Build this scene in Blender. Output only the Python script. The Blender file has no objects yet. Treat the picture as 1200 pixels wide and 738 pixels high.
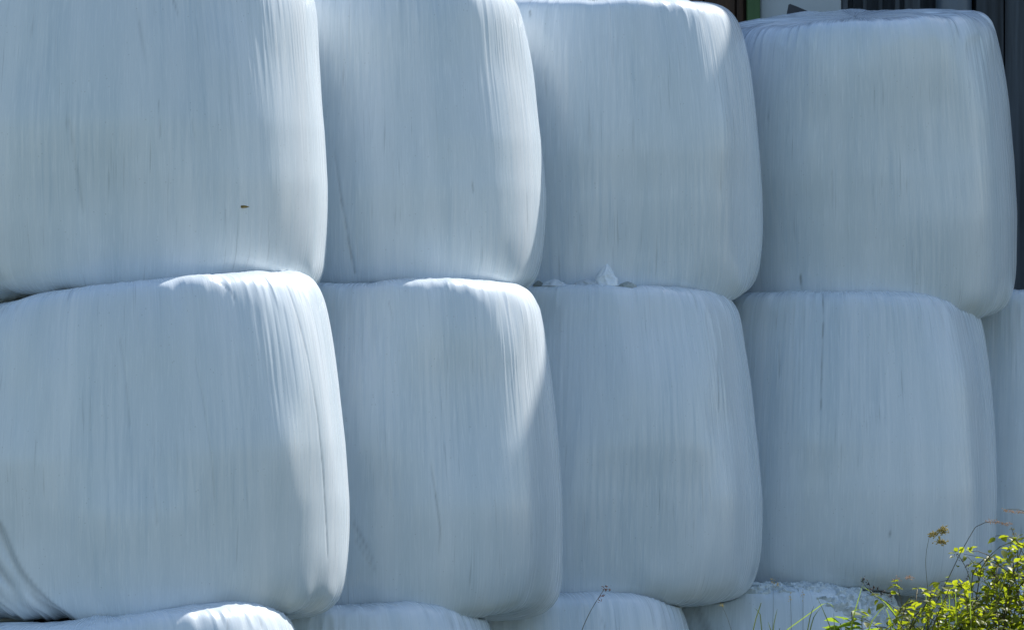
import bpy, math, random
import numpy as np
from mathutils import Vector, Matrix

random.seed(7)
rng = np.random.default_rng(11)
scene = bpy.context.scene
C = scene.collection

# ------------------------------------------------------------------ camera
F = 6000.0            # focal length in photo pixels (photo is 1200 x 738)
HY = 480.0            # horizon row in the photo
ZC = 1.87             # eye height in metres
cam_d = bpy.data.cameras.new('camera')
cam_d.sensor_width = 36.0
cam_d.lens = 36.0 * F / 1200.0
cam_d.shift_y = (HY - 369.0) / 1200.0
cam_d.clip_end = 3000.0
cam_d.clip_start = 0.1
cam = bpy.data.objects.new('camera', cam_d)
cam.location = (0, 0, ZC)
cam.rotation_euler = (math.radians(90), 0, 0)
C.objects.link(cam)
scene.camera = cam

# ------------------------------------------------------------------ sky, sun, exposure
SUN_EL, SUN_AZ = 42.0, 40.5          # azimuth from +Y (away from camera) towards +X
w = bpy.data.worlds.new('World')
scene.world = w
w.use_nodes = True
nt = w.node_tree
sky = nt.nodes.new('ShaderNodeTexSky')
sky.sky_type = 'NISHITA'
sky.sun_disc = False
sky.sun_elevation = math.radians(SUN_EL)
sky.sun_rotation = math.radians(SUN_AZ)
sky.air_density = 1.0
sky.dust_density = 0.5
sky.ozone_density = 1.5
bg = nt.nodes['Background']
bg.inputs['Strength'].default_value = 0.135
nt.links.new(sky.outputs[0], bg.inputs['Color'])
sd = bpy.data.lights.new('sun', 'SUN')
sd.energy = 5.0
sd.angle = math.radians(0.53)
sd.color = (1.0, 0.965, 0.91)
sun = bpy.data.objects.new('sun', sd)
S = Vector((math.sin(math.radians(SUN_AZ)) * math.cos(math.radians(SUN_EL)),
            math.cos(math.radians(SUN_AZ)) * math.cos(math.radians(SUN_EL)),
            math.sin(math.radians(SUN_EL))))
sun.rotation_euler = S.to_track_quat('Z', 'Y').to_euler()
sun.location = S * 60
C.objects.link(sun)
vs = scene.view_settings
vs.view_transform = 'Standard'
vs.look = 'None'
vs.gamma = 1.0
vs.use_curve_mapping = False
vs.exposure = 0.55
scene.render.resolution_x, scene.render.resolution_y = 1024, 629

# ------------------------------------------------------------------ helpers
def at(px, py, D):
    """photo pixel + depth -> world point"""
    return Vector(((px - 600.0) * D / F, D, ZC + (HY - py) * D / F))

def proj(V):
    """world verts -> photo pixels"""
    return 600.0 + F * V[:, 0] / V[:, 1], HY - F * (V[:, 2] - ZC) / V[:, 1]

def tag(o, label=None, cat=None, group=None, kind=None):
    if label: o['label'] = label
    if cat: o['category'] = cat
    if group: o['group'] = group
    if kind: o['kind'] = kind
    return o

def mesh_obj(name, verts, faces, mat, parent=None, smooth=False, loc=None):
    me = bpy.data.meshes.new(name)
    me.from_pydata([tuple(map(float, v)) for v in verts], [], [tuple(map(int, f)) for f in faces])
    me.update()
    if smooth:
        me.shade_smooth()
    if mat: me.materials.append(mat)
    o = bpy.data.objects.new(name, me)
    C.objects.link(o)
    if parent: o.parent = parent
    if loc is not None: o.location = loc
    return o

def empty(name, loc):
    o = bpy.data.objects.new(name, None)
    o.location = loc
    C.objects.link(o)
    return o

class VN:
    """value noise on a 2-D lattice"""
    def __init__(self, seed):
        self.t = np.random.default_rng(seed).uniform(-1, 1, (256, 256))
    def __call__(self, x, y):
        x = np.asarray(x, float); y = np.asarray(y, float)
        xi = np.floor(x).astype(int); yi = np.floor(y).astype(int)
        fx = x - xi; fy = y - yi
        fx = fx * fx * fx * (fx * (fx * 6 - 15) + 10); fy = fy * fy * fy * (fy * (fy * 6 - 15) + 10)
        t = self.t
        a = t[xi & 255, yi & 255]; b = t[(xi + 1) & 255, yi & 255]
        c = t[xi & 255, (yi + 1) & 255]; d = t[(xi + 1) & 255, (yi + 1) & 255]
        return (a * (1 - fx) + b * fx) * (1 - fy) + (c * (1 - fx) + d * fx) * fy

def sstep(a, b, x):
    t = np.clip((x - a) / (b - a), 0, 1)
    return t * t * (3 - 2 * t)

# ------------------------------------------------------------------ materials
def new_mat(name):
    m = bpy.data.materials.new(name)
    m.use_nodes = True
    n = m.node_tree
    return m, n, n.nodes['Principled BSDF']

def N(n, typ, **kw):
    k = n.nodes.new(typ)
    for a, b in kw.items():
        setattr(k, a, b)
    return k

def ramp(n, src, p0, p1, c0=(0, 0, 0, 1), c1=(1, 1, 1, 1)):
    r = N(n, 'ShaderNodeValToRGB')
    r.color_ramp.elements[0].position = p0; r.color_ramp.elements[0].color = c0
    r.color_ramp.elements[1].position = p1; r.color_ramp.elements[1].color = c1
    n.links.new(src, r.inputs[0])
    return r.outputs[0]

def math_n(n, op, a, b=None, clamp=False):
    k = N(n, 'ShaderNodeMath', operation=op)
    k.use_clamp = clamp
    for i, v in enumerate((a, b)):
        if v is None: continue
        if isinstance(v, (int, float)): k.inputs[i].default_value = v
        else: n.links.new(v, k.inputs[i])
    return k.outputs[0]

def mix_c(n, fac, a, b):
    k = N(n, 'ShaderNodeMix', data_type='RGBA')
    for sock, v in ((k.inputs[0], fac), (k.inputs[6], a), (k.inputs[7], b)):
        if isinstance(v, (int, float)): sock.default_value = v
        elif isinstance(v, tuple): sock.default_value = v
        else: n.links.new(v, sock)
    return k.outputs[2]

def film_material():
    m, n, b = new_mat('white_stretch_film')
    uv = N(n, 'ShaderNodeUVMap', uv_map='film')
    oi = N(n, 'ShaderNodeObjectInfo')
    off = N(n, 'ShaderNodeCombineXYZ')
    n.links.new(math_n(n, 'MULTIPLY', oi.outputs['Random'], 37.0), off.inputs[0])
    n.links.new(math_n(n, 'MULTIPLY', oi.outputs['Random'], 91.0), off.inputs[1])
    base = N(n, 'ShaderNodeVectorMath', operation='ADD')
    n.links.new(uv.outputs[0], base.inputs[0]); n.links.new(off.outputs[0], base.inputs[1])
    def stretched(sx, sy, rot, detail, rough=0.5):
        mp = N(n, 'ShaderNodeMapping')
        mp.inputs['Rotation'].default_value = (0, 0, math.radians(rot))
        mp.inputs['Scale'].default_value = (sx, sy, 1)
        n.links.new(base.outputs[0], mp.inputs[0])
        t = N(n, 'ShaderNodeTexNoise', noise_dimensions='2D')
        t.inputs['Scale'].default_value = 1.0
        t.inputs['Detail'].default_value = detail
        t.inputs['Roughness'].default_value = rough
        n.links.new(mp.outputs[0], t.inputs['Vector'])
        return t.outputs[0]
    bands = stretched(9, 0.7, 1.5, 2)               # overlapping film passes
    streak = stretched(60, 2.2, -2.0, 3)            # drawn-out streaks
    fine = stretched(260, 7, 1.0, 2)                # fine stretch lines
    cross = stretched(110, 4, 5.0, 2)
    blotch = stretched(3.2, 2.0, 0, 4)
    dark = stretched(75, 3.0, 1.0, 2, 0.6)
    # thin greyish lines in the folds: dirty film with shade painted in
    dl = ramp(n, dark, 0.64, 0.74)
    gate = ramp(n, stretched(5, 3, 0, 2), 0.48, 0.66)
    dl = math_n(n, 'MULTIPLY', dl, gate)
    # overlapping passes of film: discrete strips, two sets that cross at a slight lean
    def strips(freq, lean, seed):
        sx = N(n, 'ShaderNodeSeparateXYZ'); n.links.new(base.outputs[0], sx.inputs[0])
        q = math_n(n, 'ADD', math_n(n, 'MULTIPLY', sx.outputs[0], freq), math_n(n, 'MULTIPLY', sx.outputs[1], freq * lean))
        q = math_n(n, 'ADD', q, math_n(n, 'MULTIPLY', stretched(2.2, 0.5, 0, 1), 1.6))
        fl = math_n(n, 'FLOOR', math_n(n, 'ADD', q, seed))
        wn = N(n, 'ShaderNodeTexWhiteNoise', noise_dimensions='1D')
        n.links.new(fl, wn.inputs['W'])
        return wn.outputs['Value']
    lay = math_n(n, 'ADD', math_n(n, 'MULTIPLY', strips(6.5, 0.07, 3.0), 0.5), math_n(n, 'MULTIPLY', strips(5.0, -0.10, 50.0), 0.5))
    lay = math_n(n, 'ADD', math_n(n, 'MULTIPLY', lay, 0.5), math_n(n, 'MULTIPLY', ramp(n, bands, 0.3, 0.7), 0.5))
    c = mix_c(n, lay, (0.60, 0.675, 0.722, 1), (0.775, 0.812, 0.84, 1))
    some = ramp(n, stretched(2.4, 1.3, 20, 2), 0.38, 0.62)
    c = mix_c(n, math_n(n, 'MULTIPLY', math_n(n, 'MULTIPLY', ramp(n, streak, 0.42, 0.72), some), 0.55), c, (0.50, 0.59, 0.66, 1))
    c = mix_c(n, math_n(n, 'MULTIPLY', ramp(n, stretched(150, 9, -1, 2), 0.55, 0.75), 0.4), c, (0.82, 0.865, 0.895, 1))
    c = mix_c(n, math_n(n, 'MULTIPLY', ramp(n, blotch, 0.5, 0.8), 0.15), c, (0.56, 0.61, 0.62, 1))
    c = mix_c(n, math_n(n, 'MULTIPLY', dl, 0.40), c, (0.33, 0.36, 0.38, 1))
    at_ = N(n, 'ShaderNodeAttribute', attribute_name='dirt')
    c = mix_c(n, math_n(n, 'MULTIPLY', at_.outputs['Fac'], 0.85, True), c, (0.10, 0.105, 0.105, 1))  # dirty creases, plus shade painted into the loose folds
    n.links.new(c, b.inputs['Base Color'])
    rr = math_n(n, 'ADD', math_n(n, 'MULTIPLY', streak, 0.22), 0.15)
    n.links.new(rr, b.inputs['Roughness'])
    b.inputs['IOR'].default_value = 1.5
    b.inputs['Coat Weight'].default_value = 0.06
    b.inputs['Coat Roughness'].default_value = 0.25
    spk = N(n, 'ShaderNodeTexVoronoi', voronoi_dimensions='2D'); spk.inputs['Scale'].default_value = 26
    n.links.new(base.outputs[0], spk.inputs['Vector'])
    sp = math_n(n, 'MULTIPLY', ramp(n, spk.outputs['Distance'], 0.035, 0.075, (1, 1, 1, 1), (0, 0, 0, 1)), ramp(n, stretched(13, 11, 0, 1), 0.60, 0.68))
    c = mix_c(n, math_n(n, 'MULTIPLY', sp, 0.28), c, (0.20, 0.20, 0.18, 1))
    n.links.new(c, b.inputs['Base Color'])
    h = math_n(n, 'ADD', math_n(n, 'MULTIPLY', streak, 0.0004), math_n(n, 'MULTIPLY', fine, 0.0003))
    h = math_n(n, 'ADD', h, math_n(n, 'MULTIPLY', cross, 0.00035))
    h = math_n(n, 'ADD', h, math_n(n, 'MULTIPLY', bands, 0.0010))
    bm = N(n, 'ShaderNodeBump')
    bm.inputs['Strength'].default_value = 0.6
    bm.inputs['Distance'].default_value = 1.0
    n.links.new(h, bm.inputs['Height'])
    n.links.new(bm.outputs[0], b.inputs['Normal'])
    return m
FILM = film_material()

def noisy_mat(name, c0, c1, scale=6.0, stretch=(1, 1, 1), rough=0.8, bump=0.0, detail=6, spec=0.5):
    m, n, b = new_mat(name)
    tc = N(n, 'ShaderNodeTexCoord')
    mp = N(n, 'ShaderNodeMapping'); mp.inputs['Scale'].default_value = stretch
    n.links.new(tc.outputs['Object'], mp.inputs[0])
    oi = N(n, 'ShaderNodeObjectInfo')
    n.links.new(oi.outputs['Random'], mp.inputs['Location'])
    t = N(n, 'ShaderNodeTexNoise'); t.inputs['Scale'].default_value = scale; t.inputs['Detail'].default_value = detail
    n.links.new(mp.outputs[0], t.inputs['Vector'])
    col = mix_c(n, ramp(n, t.outputs[0], 0.3, 0.7), tuple(c0) + (1,), tuple(c1) + (1,))
    hv = N(n, 'ShaderNodeHueSaturation')
    n.links.new(col, hv.inputs['Color'])
    n.links.new(math_n(n, 'ADD', math_n(n, 'MULTIPLY', oi.outputs['Random'], 0.5), 0.75), hv.inputs['Value'])
    n.links.new(hv.outputs[0], b.inputs['Base Color'])
    b.inputs['Roughness'].default_value = rough
    b.inputs['Specular IOR Level'].default_value = spec
    if bump:
        bm = N(n, 'ShaderNodeBump'); bm.inputs['Distance'].default_value = bump
        n.links.new(t.outputs[0], bm.inputs['Height']); n.links.new(bm.outputs[0], b.inputs['Normal'])
    return m

def leaf_mat(name, c0, c1, trans=0.45, rough=0.45):
    m, n, b = new_mat(name)
    oi = N(n, 'ShaderNodeObjectInfo')
    geo = N(n, 'ShaderNodeNewGeometry')
    tc = N(n, 'ShaderNodeTexCoord')
    t = N(n, 'ShaderNodeTexNoise'); t.inputs['Scale'].default_value = 25
    n.links.new(tc.outputs['Object'], t.inputs['Vector'])
    r = math_n(n, 'ADD', math_n(n, 'MULTIPLY', oi.outputs['Random'], 0.5), math_n(n, 'MULTIPLY', geo.outputs['Random Per Island'], 0.5))
    r = math_n(n, 'ADD', math_n(n, 'MULTIPLY', r, 0.7), math_n(n, 'MULTIPLY', t.outputs[0], 0.35))
    col = mix_c(n, r, tuple(c0) + (1,), tuple(c1) + (1,))
    n.links.new(col, b.inputs['Base Color'])
    b.inputs['Roughness'].default_value = rough
    tr = N(n, 'ShaderNodeBsdfTranslucent')
    br = N(n, 'ShaderNodeMix', data_type='RGBA', blend_type='MULTIPLY')
    br.inputs[0].default_value = 1.0
    n.links.new(col, br.inputs[6]); br.inputs[7].default_value = (1.9, 2.0, 0.8, 1)
    n.links.new(br.outputs[2], tr.inputs[0])
    mx = N(n, 'ShaderNodeMixShader'); mx.inputs[0].default_value = trans
    n.links.new(b.outputs[0], mx.inputs[1]); n.links.new(tr.outputs[0], mx.inputs[2])
    n.links.new(mx.outputs[0], n.nodes['Material Output'].inputs['Surface'])
    return m

M_GROUND = noisy_mat('meadow_soil', (0.05, 0.065, 0.02), (0.12, 0.11, 0.05), 1.5, rough=0.95)
M_GRASS = leaf_mat('grass_blade_green', (0.05, 0.085, 0.015), (0.10, 0.12, 0.035), 0.3)
M_BOARD = noisy_mat('weathered_dark_board', (0.02, 0.025, 0.031), (0.075, 0.09, 0.108), 5, (6, 6, 0.35), 0.85, 0.004)
M_BROWN = noisy_mat('brown_stained_board', (0.03, 0.014, 0.007), (0.075, 0.035, 0.016), 5, (6, 6, 0.4), 0.7, 0.003)
M_GREEN = noisy_mat('green_painted_post', (0.02, 0.06, 0.02), (0.04, 0.10, 0.03), 4, (3, 3, 0.6), 0.6, 0.002)
M_PLASTER = noisy_mat('white_lime_plaster', (0.30, 0.345, 0.38), (0.40, 0.44, 0.47), 2.5, rough=0.9, bump=0.004)
M_ROOF = noisy_mat('dark_roof_tile', (0.06, 0.03, 0.022), (0.12, 0.06, 0.045), 3, rough=0.85)
M_PIPE = noisy_mat('blue_grey_zinc', (0.07, 0.10, 0.14), (0.12, 0.16, 0.21), 3, (2, 2, 0.5), 0.4)
M_TARP = noisy_mat('black_rubber_sheet', (0.02, 0.022, 0.026), (0.05, 0.053, 0.06), 9, rough=0.7)
M_LEAF = leaf_mat('bramble_leaf_green', (0.10, 0.14, 0.014), (0.30, 0.31, 0.028), 0.62)
M_LEAF2 = leaf_mat('pale_leaf_green', (0.12, 0.19, 0.03), (0.22, 0.28, 0.05), 0.55)
M_STEM = noisy_mat('green_brown_stem', (0.06, 0.07, 0.02), (0.12, 0.08, 0.035), 12, rough=0.7)
M_DARKSTEM = noisy_mat('dark_bud', (0.025, 0.022, 0.02), (0.06, 0.04, 0.04), 20, rough=0.8)
M_SEED = leaf_mat('tan_seed_head', (0.30, 0.24, 0.09), (0.48, 0.40, 0.18), 0.35, 0.8)
M_PINK = leaf_mat('pink_seed_head', (0.40, 0.26, 0.22), (0.55, 0.40, 0.34), 0.35, 0.8)
M_RUST = leaf_mat('rust_brown_seed_head', (0.11, 0.04, 0.015), (0.22, 0.09, 0.04), 0.3, 0.8)
M_DRY = leaf_mat('dry_yellow_leaf', (0.20, 0.14, 0.04), (0.30, 0.22, 0.07), 0.2, 0.8)
M_SCRAP = noisy_mat('grey_film_scrap', (0.62, 0.68, 0.72), (0.78, 0.82, 0.85), 18, rough=0.4, bump=0.01)
M_TORN = noisy_mat('grey_torn_film', (0.38, 0.43, 0.45), (0.60, 0.65, 0.67), 34, rough=0.35, bump=0.006)
M_SCRAP2 = noisy_mat('dirty_film_scrap', (0.16, 0.18, 0.16), (0.38, 0.42, 0.40), 22, rough=0.5, bump=0.01)

# ------------------------------------------------------------------ setting: ground
def build_ground():
    v, f = [], []
    ext = [-1500, -300, -60] + list(np.linspace(-30, 60, 61)) + [120, 400, 1500]
    ex = [-1500, -300, -60] + list(np.linspace(-30, 30, 61)) + [60, 300, 1500]
    nz = VN(3)
    for y in ext:
        for x in ex:
            z = 0.05 * float(nz(x * 0.4, y * 0.4)) if 2 < y < 17 else 0.0
            v.append((x, y, min(z, 0.03) - 0.03 * (z != 0)))
    nx = len(ex)
    for j in range(len(ext) - 1):
        for i in range(nx - 1):
            a = j * nx + i
            f.append((a, a + 1, a + nx + 1, a + nx))
    g = mesh_obj('ground', v, f, M_GROUND, smooth=True)
    tag(g, 'meadow ground the stack of bales stands on', 'ground', kind='structure')
build_ground()

# ------------------------------------------------------------------ barn behind the bales
def box(x0, x1, y0, y1, z0, z1):
    v = [(x0, y0, z0), (x1, y0, z0), (x1, y1, z0), (x0, y1, z0), (x0, y0, z1), (x1, y0, z1), (x1, y1, z1), (x0, y1, z1)]
    f = [(0, 3, 2, 1), (4, 5, 6, 7), (0, 1, 5, 4), (1, 2, 6, 5), (2, 3, 7, 6), (3, 0, 4, 7)]
    return v, f

def box_obj(name, b, mat, parent, loc=(0, 0, 0), bevel=0.0):
    v, f = box(*b)
    o = mesh_obj(name, v, f, mat, parent)
    o.location = loc
    if bevel:
        md = o.modifiers.new('bevel', 'BEVEL'); md.width = bevel; md.segments = 2
    return o

YW = 23.9                 # barn wall plane
EAVE_Y, EAVE_Z = 23.1, 6.9
def build_barn():
    bx = lambda px: (px - 600.0) * YW / F
    barn = empty('barn', (2.0, YW, 0))
    tag(barn, 'dark timber barn with white plaster strip and green post behind the bales', 'barn')
    L = lambda a, b: (a - 2.0, b - 2.0)
    def piece(name, x0, x1, dy0, dy1, z0, z1, mat, parent=barn, bevel=0.004):
        return box_obj(name, (x0 - 2.0, x1 - 2.0, dy0, dy1, z0, z1), mat, parent, bevel=bevel)
    # rear volume
    piece('rear_wall', -9.0, 13.0, 0.35, 9.0, 0.0, 6.85, M_BROWN)
    # left: blue-grey and brown boards, then the green post
    wl = piece('wall', -9.0, bx(875), 0.06, 0.34, 0.0, 6.85, M_BROWN)
    wl['label'] = 'brown boarded wall left of the green post'
    x = -3.0
    while x < bx(875) - 0.02:
        x1 = min(x + 0.15, bx(875) - 0.004)
        m = M_BROWN if x > 0.55 else M_BOARD
        piece('board', x, x1 - 0.008, 0.02 + random.uniform(0, .012), 0.055, 0.0, 6.8, m, wl)
        x += 0.15
    gp = piece('corner_post', bx(875), bx(890), -0.06, 0.30, 0.0, 6.85, M_GREEN)
    gp['label'] = 'green painted upright post'
    wp = piece('plaster_wall', bx(890) + 0.002, bx(986), 0.0, 0.33, 0.0, 6.85, M_PLASTER, bevel=0.01)
    wp['label'] = 'white plastered strip of wall'
    ws = piece('slatted_wall', bx(986) + 0.002, bx(1143), 0.20, 0.34, 0.0, 6.85, M_BOARD)
    for a, b, d in ((986, 994, 0.02), (1000, 1004, .1), (1011, 1017, 0.05), (1030, 1036, 0.10), (1049, 1056, 0.06), (1060, 1079, 0.03)):
        piece('slat', bx(a) + .004, bx(b), d, d + 0.04, 0.0, 6.8, M_BOARD, ws)
    # zinc downpipe in front of the slats
    v, f = [], []
    n = 20
    cx, r = bx(1119) - 2.0, 0.085
    for z in (0.25, 6.7):
        for i in range(n):
            a = 2 * math.pi * i / n
            v.append((cx + r * math.cos(a), 0.06 + r * math.sin(a), z))
    for i in range(n):
        f.append((i, (i + 1) % n, n + (i + 1) % n, n + i))
    mesh_obj('downpipe', v, f, M_PIPE, barn, True)
    # right: wide dark vertical boards
    wr = piece('board_wall', bx(1143) + .004, 13.0, 0.10, 0.34, 0.0, 6.85, M_BOARD)
    wr['label'] = 'dark vertical board cladding at the right'
    x = bx(1143) + .006
    k = 0
    while x < 12.8:
        wdt = (0.135, 0.118, 0.15, 0.128)[k % 4]
        piece('board', x, x + wdt - 0.007, 0.02 + (0.0, 0.014, 0.006, 0.018)[k % 4], 0.095, 0.0, 6.8, M_BOARD, wr)
        x += wdt; k += 1
    # roof with a deep eave, and its fascia
    e = 0.14
    v = [(-11.4, EAVE_Y - YW, EAVE_Z), (11.4, EAVE_Y - YW, EAVE_Z), (11.4, 5.0, EAVE_Z + 3.6), (-11.4, 5.0, EAVE_Z + 3.6),
         (11.4, 10.2, EAVE_Z), (-11.4, 10.2, EAVE_Z)]
    top = v + [(a, b, c + e) for a, b, c in v]
    f = [(0, 1, 2, 3), (3, 2, 4, 5), (6, 9, 8, 7), (9, 11, 10, 8), (0, 6, 7, 1), (5, 4, 10, 11),
         (1, 7, 8, 2), (2, 8, 10, 4), (0, 3, 9, 6), (3, 5, 11, 9)]
    mesh_obj('roof', top, f, M_ROOF, barn)
    return barn
build_barn()

# ------------------------------------------------------------------ wrapped bales
NBOT = 10.0
def bale_profile(R, H, taper=0.12, sag=0.022, ntop=11.0):
    """(r, z) polyline from bottom centre to top centre"""
    t = np.linspace(-math.pi / 2, math.pi / 2, 1201)
    ct, st = np.cos(t), np.sin(t)
    n = np.where(st > 0, ntop, NBOT)
    r = np.abs(ct) ** (2 / n)
    z = np.sign(st) * np.abs(st) ** (2 / n)
    zn = (z + 1) / 2
    wid = 1 - taper * np.clip((zn - 0.32) / 0.68, 0, 1) ** 1.5 - sag * np.clip((0.30 - zn) / 0.30, 0, 1) ** 1.7
    return r * wid * R, zn * H

def resample(r, z, n):
    d = np.hypot(np.diff(r), np.diff(z))
    # more rows round the shoulders, few on the flat discs
    curv = np.abs(np.diff(np.unwrap(np.arctan2(np.diff(z), np.diff(r) - 1e-12))))
    curv = np.concatenate([curv, curv[-1:]])
    wgt = d * np.where((r[1:] < 0.25), 0.25, 1.0) + 0.12 * curv
    s = np.concatenate([[0], np.cumsum(wgt)])
    q = np.linspace(0, s[-1], n)
    return np.interp(q, s, r), np.interp(q, s, z)

class Bale: pass
bales = {}

def make_bale(key, px_right, py_top, py_bot, X0=None, D=18.0, R=0.66, roll=0.0, pitch=0.0, seed=0, res=(660, 112),
              taper=0.12, lip=1.0, ntop=11.0, skew=0.0):
    b = Bale()
    b.R = R; b.D = D; b.seed = seed
    b.X = (px_right - 600.0) * D / F - R
    ztop = ZC + (HY - py_top) * D / F
    zbot = 0.0 if py_bot is None else ZC + (HY - py_bot) * D / F
    b.H = ztop - zbot
    b.base = np.array([b.X, D, zbot])
    b.prof = bale_profile(R, b.H, taper, ntop=ntop)
    rot = Matrix.Rotation(math.radians(roll), 3, 'Y') @ Matrix.Rotation(math.radians(pitch), 3, 'X')
    b.rot = np.array(rot)
    nt_, nv = res
    nb = nt_ // 8
    th_f = np.linspace(math.radians(-190), math.radians(10), nt_ - nb, endpoint=False)     # towards the camera
    th_b = np.linspace(math.radians(10), math.radians(170), nb, endpoint=False)
    th = np.concatenate([th_f, th_b])
    r, z = resample(*b.prof, nv)
    r = np.maximum(r, 0.004)
    sarc = np.concatenate([[0], np.cumsum(np.hypot(np.diff(r), np.diff(z)))])
    dr, dz = np.gradient(r), np.gradient(z)
    ln = np.hypot(dr, dz); nr, nz_ = dz / ln, -dr / ln
    TH, SS = np.meshgrid(th, sarc)
    # crisp rim at the front and back, rounder shoulders at the sides
    r1, z1 = resample(*bale_profile(R, b.H, taper, ntop=ntop * 1.7), nv)
    r2, z2 = resample(*bale_profile(R, b.H, taper, ntop=ntop * 0.95), nv)
    wf = sstep(0.35, 0.95, np.abs(np.sin(TH)))
    Rg = np.maximum(r1[:, None] * wf + r2[:, None] * (1 - wf), 0.004)
    Zg = z1[:, None] * wf + z2[:, None] * (1 - wf)
    U = TH * R
    n1, n2, n3, n4, n5 = (VN(seed * 10 + i + 1) for i in range(5))
    zn = Zg / b.H
    smooth_r = sstep(0.05, 0.35, Rg)
    shoulder = np.exp(-((zn - 0.97) / 0.10) ** 2) * smooth_r
    upper = np.exp(-((zn - 0.80) / 0.22) ** 2) * smooth_r * (1 - 0.8 * shoulder)
    foot = np.exp(-((zn - 0.05) / 0.08) ** 2) * smooth_r
    d = (0.017 - 0.008 * shoulder) * n1(U * 2.6 + 3, SS * 2.2) * smooth_r
    d += 0.003 * n2(U * 7, SS * 4) * smooth_r
    # vertical stretch pleats: strongest below the top shoulder
    lean = U + 0.03 * SS
    pl = 1 - np.abs(n3(lean * 78, SS * 1.7)) * 2.2
    pl2 = 1 - np.abs(n4(lean * 105 + 9, SS * 2.6)) * 2.2
    pm = n5(U * 5, SS * 1.6)
    d += (0.0021 * pl * sstep(-0.3, 0.6, pm) + 0.0014 * pl2 * sstep(-0.3, 0.6, -pm + .3)) * (0.018 + 0.48 * upper)
    # uneven, crumpled lip and foot
    d += lip * 0.005 * n4(U * 7 + 5, SS * 6) * shoulder
    d += lip * 0.0022 * (1 - 2 * np.abs(n2(U * 22, SS * 9))) * shoulder
    d += 0.008 * n5(U * 9, SS * 7 + 4) * foot
    Rg2 = Rg + d * nr[:, None]; Zg2 = Zg + d * nz_[:, None]
    # slightly uneven plan and level
    Rg2 *= 1 + 0.012 * np.cos(2 * TH + seed) * smooth_r
    V = np.stack([Rg2 * np.cos(TH), Rg2 * np.sin(TH), Zg2], -1).reshape(-1, 3)
    V[:, 2] += skew * V[:, 0] * np.clip(V[:, 2] / b.H, 0, 1) ** 1.5      # top settled to one side
    b.V = V @ b.rot.T + b.base
    b.uv = np.stack([U, SS], -1).reshape(-1, 2)
    b.shape = TH.shape
    b.TH, b.SS = TH.reshape(-1), SS.reshape(-1)
    b.front = (np.cos(TH + math.pi / 2) > 0.0).reshape(-1)
    b.dirt = np.zeros(len(b.V))
    b.nrm = np.stack([nr[:, None] * np.cos(TH), nr[:, None] * np.sin(TH), np.repeat(nz_[:, None], len(th), 1)], -1).reshape(-1, 3) @ b.rot.T
    bales[key] = b
    return b

def press(lower, upper):
    """the upper bale presses its bottom into the top of the lower one"""
    P = (lower.V - upper.base) @ upper.rot
    rr = np.hypot(P[:, 0], P[:, 1])
    pr, pz = upper.prof
    i = int(np.argmax(pr))
    zb = np.interp(rr, pr[:i + 1], pz[:i + 1], right=9.0)
    over = (rr < pr[i] * 0.999) & (P[:, 2] > zb - 0.004) & (P[:, 2] < upper.H * 0.5)
    P[over, 2] = zb[over] - 0.004
    lower.V = P @ upper.rot.T + upper.base

def scratch(b, pts, wpx=1.2, amount=1.0, groove=0.002):
    """dirty crease along a line of photo pixels"""
    x, y = proj(b.V)
    best = np.full(len(x), 1e9)
    for (x0, y0), (x1, y1) in zip(pts[:-1], pts[1:]):
        dx, dy = x1 - x0, y1 - y0
        t = np.clip(((x - x0) * dx + (y - y0) * dy) / (dx * dx + dy * dy), 0, 1)
        best = np.minimum(best, np.hypot(x - x0 - t * dx, y - y0 - t * dy))
    k = np.exp(-(best / wpx) ** 2) * b.front
    var = 0.65 + 0.5 * VN(99)(y * 0.11, x * 0.05)
    b.dirt = np.maximum(b.dirt, k * amount * var)
    b.V = b.V - b.nrm * (k * groove)[:, None]

def finish_bale(key, label):
    b = bales[key]
    nv, nt_ = b.shape
    V = b.V - b.base
    idx = np.arange(nv * nt_).reshape(nv, nt_)
    a = idx[:-1, :]; c = idx[1:, :]
    an = np.roll(a, -1, 1); cn = np.roll(c, -1, 1)
    F_ = np.stack([a, an, cn, c], -1).reshape(-1, 4)
    me = bpy.data.meshes.new('wrapped_bale')
    nf = len(F_)
    me.vertices.add(len(V)); me.loops.add(nf * 4); me.polygons.add(nf)
    me.vertices.foreach_set('co', V.astype(np.float32).ravel())
    me.loops.foreach_set('vertex_index', F_.astype(np.int32).ravel())
    me.polygons.foreach_set('loop_start', np.arange(0, nf * 4, 4, dtype=np.int32))
    me.polygons.foreach_set('use_smooth', np.ones(nf, dtype=bool))
    uvl = me.uv_layers.new(name='film')
    luv = b.uv[F_.ravel()].reshape(nf, 4, 2).copy()
    seam = (luv[:, :, 0].max(1) - luv[:, :, 0].min(1)) > 2.0
    for k in range(4):
        q = seam & (luv[:, k, 0] < 0)
        luv[q, k, 0] += 2 * math.pi * b.R
    uvl.data.foreach_set('uv', luv.astype(np.float32).ravel())
    at_ = me.attributes.new('dirt', 'FLOAT', 'POINT')
    at_.data.foreach_set('value', np.clip(b.dirt, 0, 1).astype(np.float32))
    me.update(); me.validate()
    me.materials.append(FILM)
    o = bpy.data.objects.new('wrapped_bale', me)
    o.location = b.base
    C.objects.link(o)
    tag(o, label, 'bale', 'white film wrapped bales stacked three high')
    b.obj = o
    return o

def row_depths(rights, D0, R, gap=0.965):
    out = [D0]
    for a, bb in zip(rights[:-1], rights[1:]):
        Xa = (a - 600) * out[-1] / F - R
        D = out[-1] + 0.9
        for _ in range(20):
            Xb = (bb - 600) * D / F - R
            D = out[-1] + math.sqrt(max((2 * R * gap) ** 2 - (Xb - Xa) ** 2, 0.2))
        out.append(D)
    return out

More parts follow.
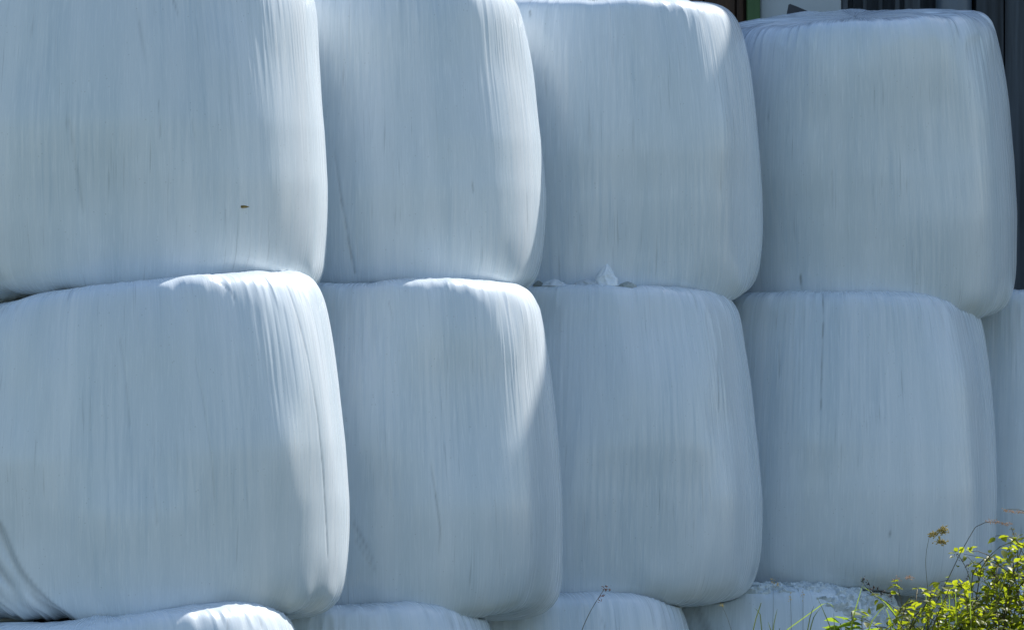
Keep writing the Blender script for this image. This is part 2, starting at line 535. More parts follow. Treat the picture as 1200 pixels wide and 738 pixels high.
R0 = 0.66
mid_r = [412, 662, 888, 1165, 1392]
mid_D = row_depths(mid_r, 18.0, R0)
up_r = [385, 638, 892, 1193]
up_D = [d + q for d, q in zip(mid_D, (0.27, 0.27, 0.25, 0.25))]
lo_r = [366, 592, 824, 1075, 1310]
lo_D = [d - q for d, q in zip(mid_D, (0.36, 0.26, 0.24, 0.20, 0.20))]

LOW = (360, 90)
lo_top = [718, 704, 691, 683, 672]
for i in range(5):
    make_bale(('lo', i), lo_r[i], lo_top[i], None, D=lo_D[i], R=(0.71, R0)[i > 0], seed=31 + i, res=LOW, skew=(0.10, 0.04, 0.02, 0, 0)[i], lip=1.3)
mid_top = [337, 332, 335, 344, 342]
mid_bot = [724, 722, 706, 691, 676]
mid_roll = [-0.5, -0.5, 0.5, 0.3, 0]
for i in range(5):
    make_bale(('mid', i), mid_r[i], mid_top[i], mid_bot[i], D=mid_D[i], R=(0.74, R0)[i > 0], seed=41 + i, roll=mid_roll[i], skew=(0.105, 0.012, 0.0, 0, 0)[i], taper=(.12, .12, .14, .14, .12)[i])
up_top = [-45, -12, 6, 20]
up_bot = [352, 352, 357, 367]
up_roll = [0, -0.5, -0.5, -1.0]
for i in range(4):
    make_bale(('up', i), up_r[i], up_top[i], up_bot[i], D=up_D[i], R=(0.72, R0)[i > 0], seed=51 + i, roll=up_roll[i], pitch=(0, 0, 2, 6.8)[i], ntop=(11, 11, 11, 12)[i], skew=(0, 0, 0, 0.045)[i], lip=(1, 1, 1, 1.5)[i])

for i in range(5):
    press(bales[('lo', i)], bales[('mid', i)])
    if i: press(bales[('lo', i)], bales[('mid', i - 1)])
    if i < 4:
        press(bales[('mid', i)], bales[('up', i)])
        if i: press(bales[('mid', i)], bales[('up', i - 1)])
press(bales[('mid', 4)], bales[('up', 3)])

# hanging folds at the lower left of the first middle bale
def folds(b, edge, side, amp, recess, seed, slope=0.62, wave=9.0):
    """loose hanging film beyond an edge curve given in photo pixels (y, x)"""
    x, y = proj(b.V)
    ey = [p[0] for p in edge]; ex = [p[1] for p in edge]
    xb = np.interp(y, ey, ex, left=-999 if side < 0 else 9999)
    dist = (x - xb) * side
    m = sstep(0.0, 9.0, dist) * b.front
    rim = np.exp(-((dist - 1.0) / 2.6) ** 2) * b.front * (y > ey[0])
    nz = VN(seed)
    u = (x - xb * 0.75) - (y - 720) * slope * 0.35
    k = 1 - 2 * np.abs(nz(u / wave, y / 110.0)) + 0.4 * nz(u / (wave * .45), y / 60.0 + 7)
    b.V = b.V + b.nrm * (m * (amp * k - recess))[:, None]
    b.dirt = np.maximum(b.dirt, m * (0.10 + 0.40 * np.clip(-k + 0.45, 0, 1)))  # fold valleys painted darker, as if shaded
    b.dirt = np.maximum(b.dirt, 0.30 * rim)  # painted shade along the edge of the folds
folds(bales[('mid', 0)], [(596, -12), (620, 6), (650, 17), (672, 29), (690, 45), (706, 62), (722, 86), (740, 110)], -1, 0.010, 0.020, 5, 0.62, 14.0)
folds(bales[('lo', 3)], [(690, 818), (700, 815), (715, 822), (738, 834)], -1, 0.006, 0.006, 6, 0.2, 8.0)

B = bales
scratch(B[('mid', 3)], [(964, 344), (965, 372), (963, 420), (962, 480)], 0.9, 0.75)
scratch(B[('mid', 3)], [(912, 400), (913, 440)], 0.8, 0.3)
scratch(B[('mid', 3)], [(1041, 622), (1043, 625)], 1.3, 0.8)
scratch(B[('mid', 1)], [(505, 545), (512, 590), (516, 622), (514, 650)], 1.1, 0.55)
scratch(B[('mid', 1)], [(414, 612), (424, 630), (436, 652)], 1.8, 0.5)
scratch(B[('mid', 1)], [(417, 632), (428, 650), (440, 668)], 1.8, 0.3)
scratch(B[('mid', 1)], [(455, 352), (460, 372)], 0.8, 0.35)
scratch(B[('mid', 0)], [(247, 326), (258, 331), (268, 339), (276, 350)], 0.9, 0.6)
scratch(B[('mid', 0)], [(336, 333), (350, 375), (361, 420), (372, 485), (379, 560), (384, 650)], 0.9, 0.45)
scratch(B[('mid', 0)], [(140, 395), (147, 440), (152, 500)], 1.2, 0.22)
scratch(B[('mid', 0)], [(228, 420), (238, 470), (248, 540), (252, 590)], 1.0, 0.25)
scratch(B[('mid', 0)], [(180, 560), (184, 612)], 1.6, 0.22)
scratch(B[('mid', 2)], [(842, 420), (843, 480)], 0.8, 0.35)
scratch(B[('up', 0)], [(80, 140), (90, 200), (97, 250)], 2.2, 0.22)
scratch(B[('up', 0)], [(160, 10), (170, 70)], 2.0, 0.2)
scratch(B[('up', 0)], [(224, 140), (229, 165)], 0.9, 0.4)
scratch(B[('up', 0)], [(186, 120), (188, 160)], 0.9, 0.35)
scratch(B[('up', 0)], [(203, 0), (208, 15)], 0.9, 0.45)
scratch(B[('up', 1)], [(392, 180), (400, 235), (409, 285), (416, 320)], 1.3, 0.45)
scratch(B[('up', 1)], [(553, 212), (555, 226)], 0.9, 0.5)
scratch(B[('up', 2)], [(621, 14), (622, 20)], 1.2, 0.8)
scratch(B[('up', 2)], [(638, 85), (640, 110)], 0.8, 0.3)
scratch(B[('up', 3)], [(938, 325), (939, 337)], 1.2, 0.9)
scratch(B[('up', 3)], [(900, 133), (900, 139)], 1.0, 0.9)
scratch(B[('up', 3)], [(975, 200), (976, 260)], 1.0, 0.2)
scratch(B[('lo', 0)], [(268, 713), (267, 740)], 1.4, 0.6)
scratch(B[('lo', 0)], [(302, 722), (307, 728), (306, 734)], 1.4, 0.7)
scratch(B[('lo', 0)], [(257, 718), (262, 730)], 0.9, 0.5)
scratch(B[('lo', 2)], [(700, 716), (712, 740)], 1.0, 0.3)

LAB = {
 ('lo', 0): 'bottom bale in the left corner, only its sunlit dirty white top showing',
 ('lo', 1): 'bottom bale second from left, wrapped in white film, top edge showing under the middle row',
 ('lo', 2): 'bottom bale third from left, with the rust brown grass head before it',
 ('lo', 3): 'bottom bale with torn crumpled grey film on its top, behind the thin grasses',
 ('lo', 4): 'bottom bale hidden behind the green bramble bush at the right',
 ('mid', 0): 'large middle row bale at far left with loose folded film at its lower left',
 ('mid', 1): 'middle row bale second from left, bright sunlit streaks on its right shoulder',
 ('mid', 2): 'shaded middle row bale third from left, with film scraps lying on its top',
 ('mid', 3): 'shaded middle row bale fourth from left, a long dark crease down its film',
 ('mid', 4): 'middle row bale cut by the right edge of the picture, nothing stacked on it',
 ('up', 0): 'top row bale at far left, a tiny dry leaf stuck on its white film',
 ('up', 1): 'top row bale second from left, white film brightly lit along its right edge',
 ('up', 2): 'top row bale third from left, standing above the film scraps',
 ('up', 3): 'top row bale at far right with its flat top showing before the dark barn',
}
for k, t in LAB.items():
    finish_bale(k, t)

# ------------------------------------------------------------------ torn film over the front of the fourth bottom bale
def surface_point(b, px, py):
    """nearest front vertex of a bale to a photo pixel"""
    x, y = proj(b.V)
    d = np.hypot(x - px, y - py) + np.where(b.front, 0, 1e6)
    i = int(np.argmin(d))
    return b.V[i], b.nrm[i]

def torn_film():
    b = bales[('lo', 3)]
    th = np.radians(np.linspace(-114, -20, 120))
    nv = 46
    nz, nz2 = VN(71), VN(72)
    r, z = bale_profile(b.R, b.H, 0.12)
    keep = z > b.H * 0.5
    r, z = r[keep], z[keep]
    s = np.concatenate([[0], np.cumsum(np.hypot(np.diff(r), np.diff(z)))])
    s_sh = float(np.interp(b.H * 0.93, z, s))
    V, ok = [], []
    upper = bales[('mid', 3)]
    for j in range(nv):
        for i, t in enumerate(th):
            tn = i / (len(th) - 1)
            low = s_sh + 0.055 - 0.30 * max(0, tn - 0.30) ** 1.05 + 0.010 * float(nz(tn * 22, 1.5))
            high = s_sh + 0.20
            q = low + (high - low) * j / (nv - 1)
            rr = float(np.interp(q, s, r)); zz = float(np.interp(q, s, z))
            c = 1 - 2 * abs(float(nz(tn * 26 + 2 * q, q * 34 + 3))) + 0.6 * (1 - 2 * abs(float(nz2(tn * 55 + 9 * q, q * 60))))
            edge = min(1.0, j / 5.0)
            off = 0.005 + edge * (0.010 + 0.012 * c)
            rr += off * 0.75; zz += off * 0.75
            P = np.array([rr * math.cos(t), rr * math.sin(t), zz])
            W = P @ b.rot.T + b.base
            # stay under the bale above
            Q = (W - upper.base) @ upper.rot
            pr, pz = upper.prof
            im = int(np.argmax(pr))
            q2 = math.hypot(Q[0], Q[1])
            if q2 < pr[im]:
                zb = float(np.interp(q2, pr[:im + 1], pz[:im + 1]))
                if Q[2] > zb - 0.002 and Q[2] < 0.5: Q[2] = zb - 0.002
            V.append(Q @ upper.rot.T + upper.base - b.base)
    f = []
    n = len(th)
    for j in range(nv - 1):
        for i in range(n - 1):
            a = j * n + i
            f.append((a, a + 1, a + n + 1, a + n))
    o = mesh_obj('torn_film', V, f, M_TORN, b.obj, False)
    md = o.modifiers.new('thickness', 'SOLIDIFY'); md.thickness = 0.0015; md.offset = 1
    o['label'] = 'crumpled grey torn film over the top edge'
torn_film()

# ------------------------------------------------------------------ film scraps on top of the third middle bale
def scrap(px, py, wpx, hpx, D, seed, mat, label, peak=0.0):
    """a crumpled lump of plastic film: base centre at a pixel, width and height in pixels"""
    c = at(px, py, D)
    wd, ht = wpx * D / F, hpx * D / F
    n, m = 26, 40
    a1, a2 = VN(seed), VN(seed + 1)
    V, f = [], []
    for j in range(n):
        q = j / (n - 1)
        for i in range(m):
            t = 2 * math.pi * i / m
            fold = 1 - 2 * abs(float(a1(3 + 2.2 * math.cos(t) + q * 2, 3 + 2.2 * math.sin(t) + q)))
            fold2 = 1 - 2 * abs(float(a2(9 + 5 * math.cos(t) - q * 4, 9 + 5 * math.sin(t) + q * 5)))
            rr = (1 - q) ** (0.75 if peak else 0.8) * (1 + 0.24 * fold + 0.14 * fold2)
            zz = q ** (1.0 if peak else 0.7) * (1 + 0.10 * fold2 * (1 - q))
            V.append((rr * wd / 2 * math.cos(t) + q * wd * 0.08 * peak, rr * wd * 0.33 * math.sin(t), ht * zz * 1.1 - 0.008))
    for j in range(n - 1):
        for i in range(m):
            f.append((j * m + i, j * m + (i + 1) % m, (j + 1) * m + (i + 1) % m, (j + 1) * m + i))
    f.append(tuple(range(m - 1, -1, -1)))
    o = mesh_obj('film_scrap', V, f, mat, None, True, c)
    md = o.modifiers.new('soften', 'SUBSURF'); md.levels = 1; md.render_levels = 1
    tag(o, label, 'film scrap', 'plastic film scraps on the third middle bale')
    return o
def top_py(px, D):
    """photo row of the third middle bale's top surface above a point of it"""
    b = bales[('mid', 2)]
    X = (px - 600) * D / F
    d = np.hypot(b.V[:, 0] - X, b.V[:, 1] - D) + np.where(b.V[:, 2] > b.base[2] + 0.6 * b.H, 0, 9)
    z = b.V[np.argsort(d)[:6], 2].max()
    return HY - (z - ZC) * F / D
Dm = mid_D[2] - 0.475
for px, wpx, hpx, sd_, mt, lb, pk in (
        (709, 30, 24, 3, M_SCRAP, 'tallest pointed scrap of white film on the third middle bale', 1.0),
        (687, 30, 8, 5, M_SCRAP, 'low crumpled white film scrap just left of the pointed one', 0),
        (650, 30, 8, 7, M_SCRAP, 'flat pale film scrap nearest the second top row bale', 0),
        (735, 24, 8, 9, M_SCRAP2, 'small dirty grey green film scrap right of the pointed one', 0),
        (631, 14, 7, 11, M_SCRAP2, 'dark dirty film scrap tucked beneath the second top row bale', 0)):
    scrap(px, top_py(px, Dm), wpx, hpx, Dm, sd_, mt, lb, pk)

# ------------------------------------------------------------------ dry leaf stuck on the first top bale
def dry_leaf():
    P, nrm = surface_point(bales[('up', 0)], 285, 246)
    s = 18.1 / F
    V = [(-6, 0, 0), (-3, 1.3, .8), (1, 1.6, 1.2), (4.5, .8, .6), (7, .4, 0), (3, -.9, .3), (-1, -1.4, 1.0), (-4, -.8, .4), (0, .2, 2.0)]
    W = [(x * s, -z * s - 0.004, y * s) for x, y, z in V]
    f = [(8, i, (i + 1) % 8) for i in range(8)]
    o = mesh_obj('dry_leaf', W, f, M_DRY, None, False, P)
    md = o.modifiers.new('thickness', 'SOLIDIFY'); md.thickness = 0.001
    tag(o, 'tiny dry yellow leaf stuck on the film of the far left top bale', 'leaf')
dry_leaf()

# ------------------------------------------------------------------ black sheet lying on the back of the last top bale
def black_sheet():
    D = up_D[3] + 0.42
    s = D / F
    c = at(940, 34, D)
    out = [(-22, -6), (-19, 13), (-16, 28), (-14, 29), (-6, 26), (8, 20), (22, 14), (40, 9), (62, 5), (64, -6)]
    V = [(x * s, 0.0, y * s) for x, y in out] + [(x * s, 0.10 + 0.0015 * x, (y * .55 - 3) * s) for x, y in out]
    n = len(out)
    f = [tuple(range(n)), tuple(range(2 * n - 1, n - 1, -1))] + [(i, n + i, n + (i + 1) % n, (i + 1) % n) for i in range(n)]
    o = mesh_obj('rubber_sheet', V, f, M_TARP, None, False, c)
    tag(o, 'dark pointed corner of a folded rubber sheet lying on the last top bale', 'rubber sheet')
black_sheet()

# ------------------------------------------------------------------ plants
def tube(pts, rad, sides=5):
    pts = [Vector(p) for p in pts]
    v, f = [], []
    n = len(pts)
    for i, p in enumerate(pts):
        t = (pts[min(i + 1, n - 1)] - pts[max(i - 1, 0)]).normalized()
        a = t.orthogonal().normalized(); b = t.cross(a)
        r = rad[i] if isinstance(rad, (list, tuple)) else rad * (1 - 0.6 * i / (n - 1))
        for k in range(sides):
            q = 2 * math.pi * k / sides
            v.append(p + a * (r * math.cos(q)) + b * (r * math.sin(q)))
    for i in range(n - 1):
        for k in range(sides):
            f.append((i * sides + k, i * sides + (k + 1) % sides, (i + 1) * sides + (k + 1) % sides, (i + 1) * sides + k))
    f.append(tuple(range(sides - 1, -1, -1))); f.append(tuple((n - 1) * sides + k for k in range(sides)))
    return v, f

def spline(pts, n=14):
    pts = [Vector(p) for p in pts]
    m = len(pts)
    if m == 2: return [pts[0].lerp(pts[1], i / (n - 1)) for i in range(n)]
    T = [0.0]
    for a, b in zip(pts[:-1], pts[1:]): T.append(T[-1] + max((b - a).length, 1e-5))
    tan = []
    for i in range(m):
        if i == 0: tan.append((pts[1] - pts[0]) / (T[1] - T[0]))
        elif i == m - 1: tan.append((pts[-1] - pts[-2]) / (T[-1] - T[-2]))
        else:
            h0, h1 = T[i] - T[i - 1], T[i + 1] - T[i]
            tan.append(((pts[i] - pts[i - 1]) / h0 * h1 + (pts[i + 1] - pts[i]) / h1 * h0) / (h0 + h1))
    out = []
    # half of the samples by length, half by point, so that short bends stay round
    us = sorted([T[-1] * i / (n // 2) for i in range(n // 2 + 1)] +
                [float(np.interp(q, range(m), T)) for q in np.linspace(0, m - 1, n - n // 2 + 1)[1:-1]])
    us = us[:1] + us[1:-1][:n - 2] + us[-1:]
    for u in us:
        k = min(max(i for i in range(m) if T[i] <= u + 1e-9), m - 2)
        h = T[k + 1] - T[k]; t = (u - T[k]) / h
        out.append((2*t**3 - 3*t*t + 1) * pts[k] + (t**3 - 2*t*t + t) * h * tan[k] + (-2*t**3 + 3*t*t) * pts[k + 1] + (t**3 - t*t) * h * tan[k + 1])
    return out

def leaf_mesh(name, mat, wid=0.32, serr=0.05, droop=0.18, fold=0.12):
    """one pointed, folded, drooping leaf of unit length along +X"""
    st = [0.0, 0.12, 0.26, 0.40, 0.55, 0.70, 0.85, 1.0]
    hw = [0.0, .62, .95, 1.0, .88, .62, .30, 0.0]
    v, f = [], []
    for i, (s, h) in enumerate(zip(st, hw)):
        z = -droop * s * s
        e = serr * (1 if i % 2 else -1) * (0 < i < 7)
        v += [(s, 0, z), (s + e, h * wid + abs(e) * .3, z + fold * h * .6), (s - e * .5, -h * wid, z + fold * h * .6)]
    for i in range(7):
        a, b = 3 * i, 3 * i + 3
        f += [(a, b, b + 1, a + 1), (a, a + 2, b + 2, b)]
    me = bpy.data.meshes.new(name)
    me.from_pydata(v, [], f); me.update(); me.shade_smooth()
    me.materials.append(mat)
    return me, v, f

LEAVES = [leaf_mesh('leaf', M_LEAF, w_, s_, d_, fo)[0] for w_, s_, d_, fo in
          ((.30, .05, .15, .10), (.24, .06, .30, .16), (.33, .055, .05, .08), (.26, .06, .22, .22))]
LEAF_DATA = [leaf_mesh('leaf_data', M_LEAF, w_, s_, d_, fo)[1:] for w_, s_, d_, fo in
             ((.30, .05, .15, .10), (.24, .06, .30, .16), (.33, .055, .05, .08))]
PALE = [leaf_mesh('leaf', M_LEAF2, w_, .03, d_, .10)[0] for w_, d_ in ((.22, .2), (.26, .35), (.19, .1))]

def rand_rot(dirv, rnd, tilt=0.6):
    x = Vector(dirv).normalized()
    up = Vector((rnd.uniform(-tilt, tilt), rnd.uniform(-tilt, tilt), 1)).normalized()
    y = up.cross(x)
    if y.length < 1e-3: y = Vector((0, 1, 0))
    y.normalize(); z = x.cross(y)
    return Matrix((x, y, z)).transposed()

def put_leaf(me, parent, P, dirv, size, rnd, base):
    o = bpy.data.objects.new('leaf', me)
    o.parent = parent
    o.matrix_local = Matrix.Translation(Vector(P) - Vector(base)) @ rand_rot(dirv, rnd).to_4x4() @ Matrix.Diagonal((size, size, size, 1))
    C.objects.link(o)
    return o

def bush(label, cat, base, canes, nleaf, size, seed, shoots_only=0.55, dens=1.0, group=None):
    """bramble bush: arching canes, small side shoots, single leaves; the inner leaves are one mass"""
    rnd = random.Random(seed)
    root = empty('bramble_bush', base)
    tag(root, label, cat, group)
    spots = []
    for pts in canes:
        c = spline(pts, 22)
        v, f = tube([p - Vector(base) for p in c], 0.0042, 5)
        mesh_obj('stem', v, f, M_STEM, root, True)
        for i in range(5, 22):
            t = i / 21
            for _ in range(2):
                spots.append((c[i], t))
            if rnd.random() < 0.75 * dens:                      # side shoot
                d = Vector((rnd.uniform(-1, 1), rnd.uniform(-1, .6), rnd.uniform(-.1, .8))).normalized()
                L_ = rnd.uniform(.06, .20)
                e = c[i] + d * L_
                md_ = c[i].lerp(e, .5) + Vector((0, 0, .02))
                sv, sf = tube([p - Vector(base) for p in spline([c[i], md_, e], 6)], 0.0022, 4)
                mesh_obj('shoot', sv, sf, M_STEM, root, True)
                for q in range(7):
                    spots.append((c[i].lerp(e, q / 6) + Vector((rnd.uniform(-.02, .02), rnd.uniform(-.02, .02), rnd.uniform(-.015, .02))), t))
    rnd.shuffle(spots)
    spots.sort(key=lambda s: -(s[0].z - s[0].y * 0.55 + rnd.uniform(-.12, .12)))
    made = 0
    mv, mf = [], []
    for P, t in spots:
        d = Vector((rnd.uniform(-1, 1), rnd.uniform(-1, .5), rnd.uniform(-.55, .5)))
        sz = size * rnd.uniform(.55, 1.25)
        if made < nleaf:
            put_leaf(rnd.choice(LEAVES), root, P, d, sz, rnd, base); made += 1
        else:
            for _ in range(2):
                v, f = rnd.choice(LEAF_DATA)
                Mx = Matrix.Translation(P - Vector(base) + Vector((rnd.uniform(-.05, .05), rnd.uniform(-.05, .08), rnd.uniform(-.06, .03)))) @ rand_rot(Vector((rnd.uniform(-1, 1), rnd.uniform(-1, 1), rnd.uniform(-.6, .4))), rnd).to_4x4() @ Matrix.Scale(sz, 4)
                o_ = len(mv)
                mv += [Mx @ Vector(q) for q in v]
                mf += [tuple(o_ + k for k in ff) for ff in f]
    if mv:
        o = mesh_obj('inner_foliage', mv, mf, M_LEAF, root, True)
        o['kind'] = 'stuff'
    return root

DP = 17.6            # depth of the plants in front of the stack
def cane(rnd, x0, x1px, y1px, D0, D1, sway=.10):
    e = at(x1px, y1px, D1)
    b = Vector((x0, D0, 0.0))
    m1 = b.lerp(e, .45) + Vector((rnd.uniform(-sway, sway), rnd.uniform(-sway, sway), .12))
    m2 = b.lerp(e, .8) + Vector((rnd.uniform(-sway, sway) * .6, rnd.uniform(-sway, sway) * .6, .10))
    return [b, m1, m2, e]

def plants():
    rnd = random.Random(4)
    # main bramble bush across the corner
    canes = []
    tips = [(1062, 708), (1075, 690), (1090, 700), (1105, 712), (1118, 700), (1130, 690), (1142, 700), (1155, 705), (1070, 722),
            (1050, 724), (1098, 722), (1125, 722), (1150, 722), (1112, 690), (1135, 712), (1082, 712), (1168, 712), (1044, 735)]
    for x, y in tips:
        D1 = DP + rnd.uniform(-.25, .25)
        canes.append(cane(rnd, (x - 600) * DP / F + rnd.uniform(-.15, .15), x, y, DP + rnd.uniform(-.2, .2), D1))
    bush('low leafy green bramble bush spreading along the bottom right corner', 'bush', ((1110 - 600) * DP / F, DP, 0), canes, 300, .034, 21)
    # taller bush at the right edge
    canes = []
    tips = [(1170, 660), (1182, 650), (1196, 652), (1188, 675), (1174, 690), (1200, 680), (1162, 672), (1210, 660), (1192, 700), (1205, 720),
            (1150, 665), (1180, 715), (1198, 640), (1165, 700), (1212, 700), (1140, 672)]
    for x, y in tips:
        D1 = DP + .1 + rnd.uniform(-.2, .2)
        canes.append(cane(rnd, (x - 600) * DP / F + rnd.uniform(-.15, .15), x, y, DP + rnd.uniform(-.1, .3), D1))
    bush('taller sunlit bramble bush cut by the right picture edge', 'bush', ((1185 - 600) * DP / F, DP + .1, 0), canes, 300, .034, 22)

    # pale broad-leaved sprig left of the bush
    D = DP - .15
    b = at(1000, 700, D); b.z = 0
    root = empty('leafy_sprig', b)
    tag(root, 'pale green pointed leaved sprig standing left of the bramble bush', 'plant')
    top = at(998, 716, D)
    for k, tp in enumerate((top, at(1010, 724, D), at(985, 730, D))):
        v, f = tube([p - b for p in spline([b + Vector((.02 * k, 0, 0)), b.lerp(tp, .6) + Vector((.02, 0, 0)), tp], 10)], .004, 5)
        mesh_obj('stem', v, f, M_STEM, root, True)
        for i in range(7):
            a = 2 * math.pi * i / 7 + k
            put_leaf(PALE[i % 3], root, tp - Vector((0, 0, .012 * i)), Vector((math.cos(a), math.sin(a) * .7, rnd.uniform(-.15, .45))), rnd.uniform(.05, .085), rnd, b)

    # grasses with seed heads
    def grass(label, stem_px, D, head, mat, n=16, size=.012, w_=.0016, name='grass_stalk', blades=()):
        p = [at(x, y, D) for x, y in stem_px]
        g = Vector((p[0].x - .05, D, 0))
        root = empty(name, g)
        tag(root, label, 'stalk', 'single grass stalks before the bales')
        v, f = tube([q - g for q in spline([g] + [p[0] + (p[0] - p[1]) * .5] + p, 26)], [w_ * (1.5 - .9 * i / 25) for i in range(26)], 5)
        mesh_obj('stalk', v, f, M_STEM if mat is not M_DARKSTEM else M_GRASS, root, True)
        mv, mf = [], []
        for (x, y, rx, ry, cnt) in head:
            for _ in range(cnt):
                c = at(x + rnd.gauss(0, rx * .5), y + rnd.gauss(0, ry * .5), D + rnd.uniform(-.01, .01)) - g
                d = Vector((rnd.uniform(-1, 1), rnd.uniform(-1, 1), rnd.uniform(-.4, 1)))
                Mx = Matrix.Translation(c) @ rand_rot(d, rnd).to_4x4() @ Matrix.Scale(size * rnd.uniform(.6, 1.2), 4)
                o_ = len(mv)
                vv = [(0, 0, 0), (.45, .18, .05), (1, 0, 0), (.45, -.18, .05), (.45, 0, .2), (.45, 0, -.14)]
                mv += [Mx @ Vector(q) for q in vv]
                mf += [tuple(o_ + k for k in q) for q in ((0, 1, 4), (1, 2, 4), (2, 3, 4), (3, 0, 4), (1, 0, 5), (2, 1, 5), (3, 2, 5), (0, 3, 5))]
        if mv:
            o = mesh_obj('seed_head', mv, mf, mat, root)
        for bl in blades:
            blade(root, g, [at(x, y, D) for x, y in bl])
        return root
    def blade(root, g, pts, wd=.006, mat=M_GRASS):
        c = spline(pts, 10)
        v, f = [], []
        for i, q in enumerate(c):
            h = wd * (.6 + 1.2 * i / 9) * (1 - (i / 9) ** 3) + .0004
            v += [q - g + Vector((h, .3 * h, 0)), q - g + Vector((0, -.4 * h, -.3 * h)), q - g + Vector((-h, .3 * h, 0))]
        for i in range(9):
            a = 3 * i
            f += [(a, a + 1, a + 4, a + 3), (a + 1, a + 2, a + 5, a + 4)]
        mesh_obj('blade', v, f, mat, root, True)
    grass('rust brown grass head on a bent stalk before the third bottom bale', [(675, 760), (683, 735), (694, 712), (708, 690)], DP - .2,
          [(709, 690, 3, 4, 16), (705, 698, 3, 3, 10), (703, 704, 2, 2, 6)], M_RUST, size=.011)
    grass('tan clustered grass head floating above the bramble bush', [(1088, 740), (1087, 690), (1085, 650), (1090, 624)], DP,
          [(1105, 622, 6, 3.5, 90), (1093, 627, 3, 3, 36), (1103, 635, 6, 3, 66), (1096, 624, 4, 1, 6), (1092, 630, 1, 5, 4)], M_SEED, size=.014, w_=.0011)
    grass('long arching grass stalk with a pinkish drooping head', [(1095, 710), (1110, 680), (1130, 640), (1148, 614), (1165, 611), (1182, 614)], DP,
          [(x, 611 + (x - 1158) * .12, 2.4, 2.2, 7) for x in range(1157, 1186, 3)], M_PINK, size=.009)
    grass('pinkish grass head bending in at the right picture edge', [(1225, 700), (1222, 640), (1210, 604), (1195, 597), (1177, 597)], DP + .1,
          [(x, 597 + (x - 1177) * .13 + 1, 2.4, 2.0, 7) for x in range(1177, 1202, 3)], M_PINK, size=.009)
    grass('thin upright pale grass stalk before the torn film, left of two', [(927, 760), (927, 720), (926, 694)], DP - .3,
          [(926, 700, 1, 6, 8)], M_SEED, size=.008, w_=.0009)
    grass('thin upright pale grass stalk before the torn film, right of two', [(941, 760), (941, 715), (941, 690)], DP - .3,
          [(941, 697, 1, 6, 8)], M_SEED, size=.008, w_=.0009)
    grass('small cream flower head beside the dark gap under the fourth middle bale', [(903, 760), (906, 720), (906, 684)], DP - .3,
          [(905, 680, 1.5, 4, 8), (911, 685, 3, 2, 9)], M_SEED, size=.009, w_=.0008)
    grass('faint tan grass head left of the thin grasses', [(862, 760), (853, 725), (846, 709)], DP - .3,
          [(846, 708, 2, 4, 10)], M_SEED, size=.008, w_=.0008)
    # dark budded stalks that hang over to the right
    r = grass('arching stalk hung with dark drooping buds left of the bramble bush', [(1066, 745), (1050, 722), (1030, 700), (1012, 684), (1009, 676)], DP - .1,
          [(1012, 679, 1.5, 4, 10), (1017, 683, 1.5, 3, 8), (1023, 690, 2, 4, 16), (1033, 695, 2, 4, 14), (1036, 693, 1.5, 2, 6), (1043, 700, 2.5, 5, 20), (1028, 689, 1.5, 2, 6)], M_DARKSTEM, size=.011)
    g = r.location
    blade(r, g, [at(1062, 750, DP), at(1045, 712, DP), at(1010, 686, DP)], .004, M_LEAF2)
    r = grass('stem with whitish flower buds rising from the bramble bush', [(1062, 730), (1055, 700), (1050, 676)], DP,
          [(1064, 677, 4, 2.5, 22), (1050, 680, 4, 5, 16)], M_PINK, size=.010)
    for q in range(6):
        put_leaf(LEAVES[q % 4], r, at(1050 + rnd.uniform(-6, 6), 690 + rnd.uniform(-14, 10), DP), Vector((rnd.uniform(-1, 1), -.4, rnd.uniform(-.3, .5))), .032, rnd, r.location)
    r = grass('dark twiggy stem with small leaf tuft above the bush', [(1140, 720), (1139, 690), (1132, 665), (1122, 648)], DP + .05,
          [(1120, 650, 3, 3, 10), (1126, 656, 3, 4, 12), (1134, 664, 3, 3, 12), (1134, 678, 1.5, 7, 14)], M_DARKSTEM, size=.010, w_=.0018)
    for q in range(5):
        put_leaf(LEAVES[q % 4], r, at(1121 + rnd.uniform(-3, 4), 645 + rnd.uniform(-2, 4), DP + .05), Vector((rnd.uniform(-1, 1), -.4, rnd.uniform(0, .8))), .028, rnd, r.location)
    r = grass('leafy twig tip with small buds at the right picture edge', [(1215, 700), (1205, 660), (1192, 635), (1185, 618)], DP + .05,
          [(1186, 620, 2, 3, 8), (1188, 627, 3, 3, 10), (1190, 633, 2, 3, 8)], M_SEED, size=.010, w_=.0018)
    for q in range(7):
        put_leaf(LEAVES[q % 4], r, at(1190 + rnd.uniform(-4, 10), 632 + rnd.uniform(-8, 12), DP + .05), Vector((rnd.uniform(-1, 1), -.4, rnd.uniform(-.2, .6))), .03, rnd, r.location)
    # tufts of blades
    def tuft(label, D, blades, wd=.005, mat=M_GRASS):
        x0, y0 = blades[0][0]
        g = at(x0, y0, D); g.z = 0
        root = empty('grass_tuft', g)
        tag(root, label, 'tuft', 'tufts of grass before the bales')
        for bl in blades:
            p = [at(x, y, D + rnd.uniform(-.03, .03)) for x, y in bl]
            blade(root, g, [Vector((p[0].x + rnd.uniform(-.03, .03), D, 0))] + p, wd, mat)
    tuft('green grass tuft below the left folds of the torn bottom bale', DP - .25,
         [[(905, 745), (908, 725), (911, 713)], [(893, 742), (888, 715), (884, 712)], [(913, 740), (914, 735)], [(904, 740), (900, 728)], [(884, 730), (892, 706), (890, 712)]], .0014, M_GRASS)
    tuft('dark bent grass blades before the torn bottom bale', DP - .25,
         [[(946, 740), (950, 720), (954, 709)], [(950, 735), (955, 720), (962, 712)], [(975, 740), (967, 720), (958, 700)], [(978, 740), (977, 718)]], .0016)
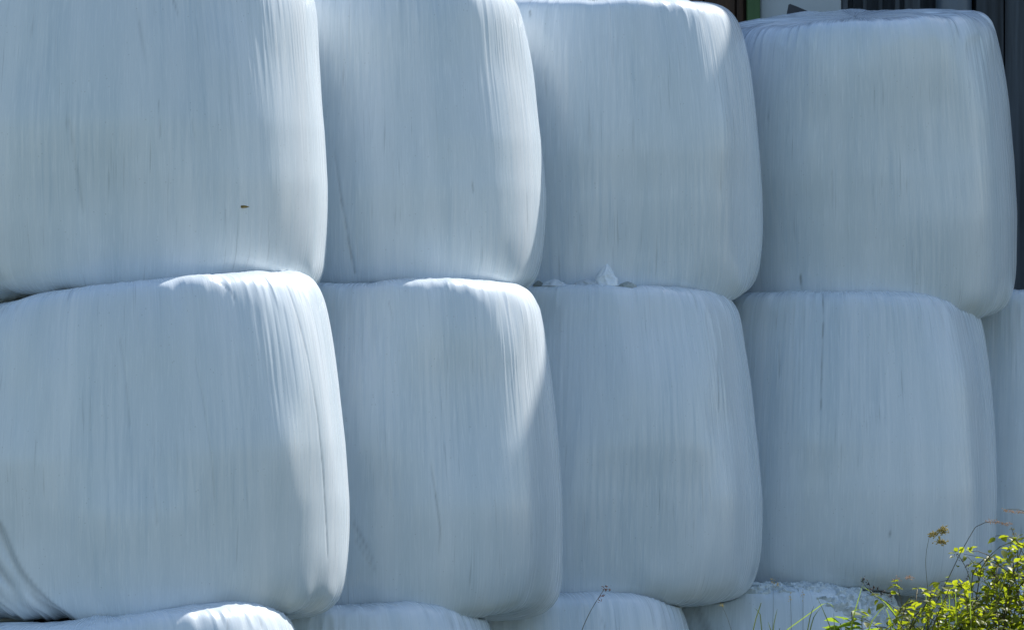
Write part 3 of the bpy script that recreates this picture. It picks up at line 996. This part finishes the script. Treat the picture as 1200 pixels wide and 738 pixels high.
    tuft('curved green blades between the sprig and the bramble bush', DP - .2,
         [[(1015, 745), (1025, 722), (1042, 705)], [(996, 740), (1003, 712), (1010, 688)], [(1050, 745), (1042, 722), (1036, 706)], [(962, 708), (970, 706), (977, 711)]], .002, M_LEAF2)
    tuft('upright grass blades sprouting through the bramble bush', DP - .1,
         [[(1105, 740), (1104, 705), (1102, 690)], [(1112, 740), (1113, 715), (1112, 694)], [(1121, 740), (1120, 700), (1119, 680)], [(1138, 740), (1137, 690), (1137, 668)], [(1085, 740), (1086, 715), (1085, 694)]], .0018, M_LEAF2)
plants()

# grass on the meadow in front of the stack: nobody could count it
def meadow():
    n = 26000
    r_ = np.random.default_rng(5)
    x = r_.uniform(-3.4, 4.0, n); y = r_.uniform(12.5, 18.8, n)
    ok = (y < 17.2 + 1.3 * (x + 1.9).clip(-1, 9) * .9) & (y < 18.6)
    x, y = x[ok], y[ok]; n = len(x)
    h = r_.uniform(.10, .34, n) * np.where(y > 16.4, 1.6, 1)
    a = r_.uniform(0, 2 * np.pi, n); lx = r_.normal(0, .4, n) * h; ly = r_.normal(0, .4, n) * h
    wd = r_.uniform(.003, .006, n)
    ca, sa = np.cos(a) * wd, np.sin(a) * wd
    z0 = np.full(n, -.04)
    V = np.stack([np.stack([x - ca, y - sa, z0], 1), np.stack([x + ca, y + sa, z0], 1),
                  np.stack([x + lx * .4 + ca * .8, y + ly * .4 + sa * .8, h * .6], 1), np.stack([x + lx * .4 - ca * .8, y + ly * .4 - sa * .8, h * .6], 1),
                  np.stack([x + lx, y + ly, h], 1)], 1).reshape(-1, 3)
    i = np.arange(n) * 5
    me = bpy.data.meshes.new('meadow_grass')
    quads = np.stack([i, i + 1, i + 2, i + 3], 1); tris = np.stack([i + 3, i + 2, i + 4], 1)
    loops = np.concatenate([quads.ravel(), tris.ravel()])
    me.vertices.add(len(V)); me.vertices.foreach_set('co', V.astype(np.float32).ravel())
    me.loops.add(len(loops)); me.loops.foreach_set('vertex_index', loops.astype(np.int32))
    me.polygons.add(2 * n)
    me.polygons.foreach_set('loop_start', np.concatenate([np.arange(n) * 4, n * 4 + np.arange(n) * 3]).astype(np.int32))
    me.update(); me.validate()
    me.materials.append(M_GRASS)
    o = bpy.data.objects.new('meadow_grass', me)
    C.objects.link(o)
    tag(o, 'green meadow grass on the ground before the stack', 'grass', kind='stuff')
meadow()
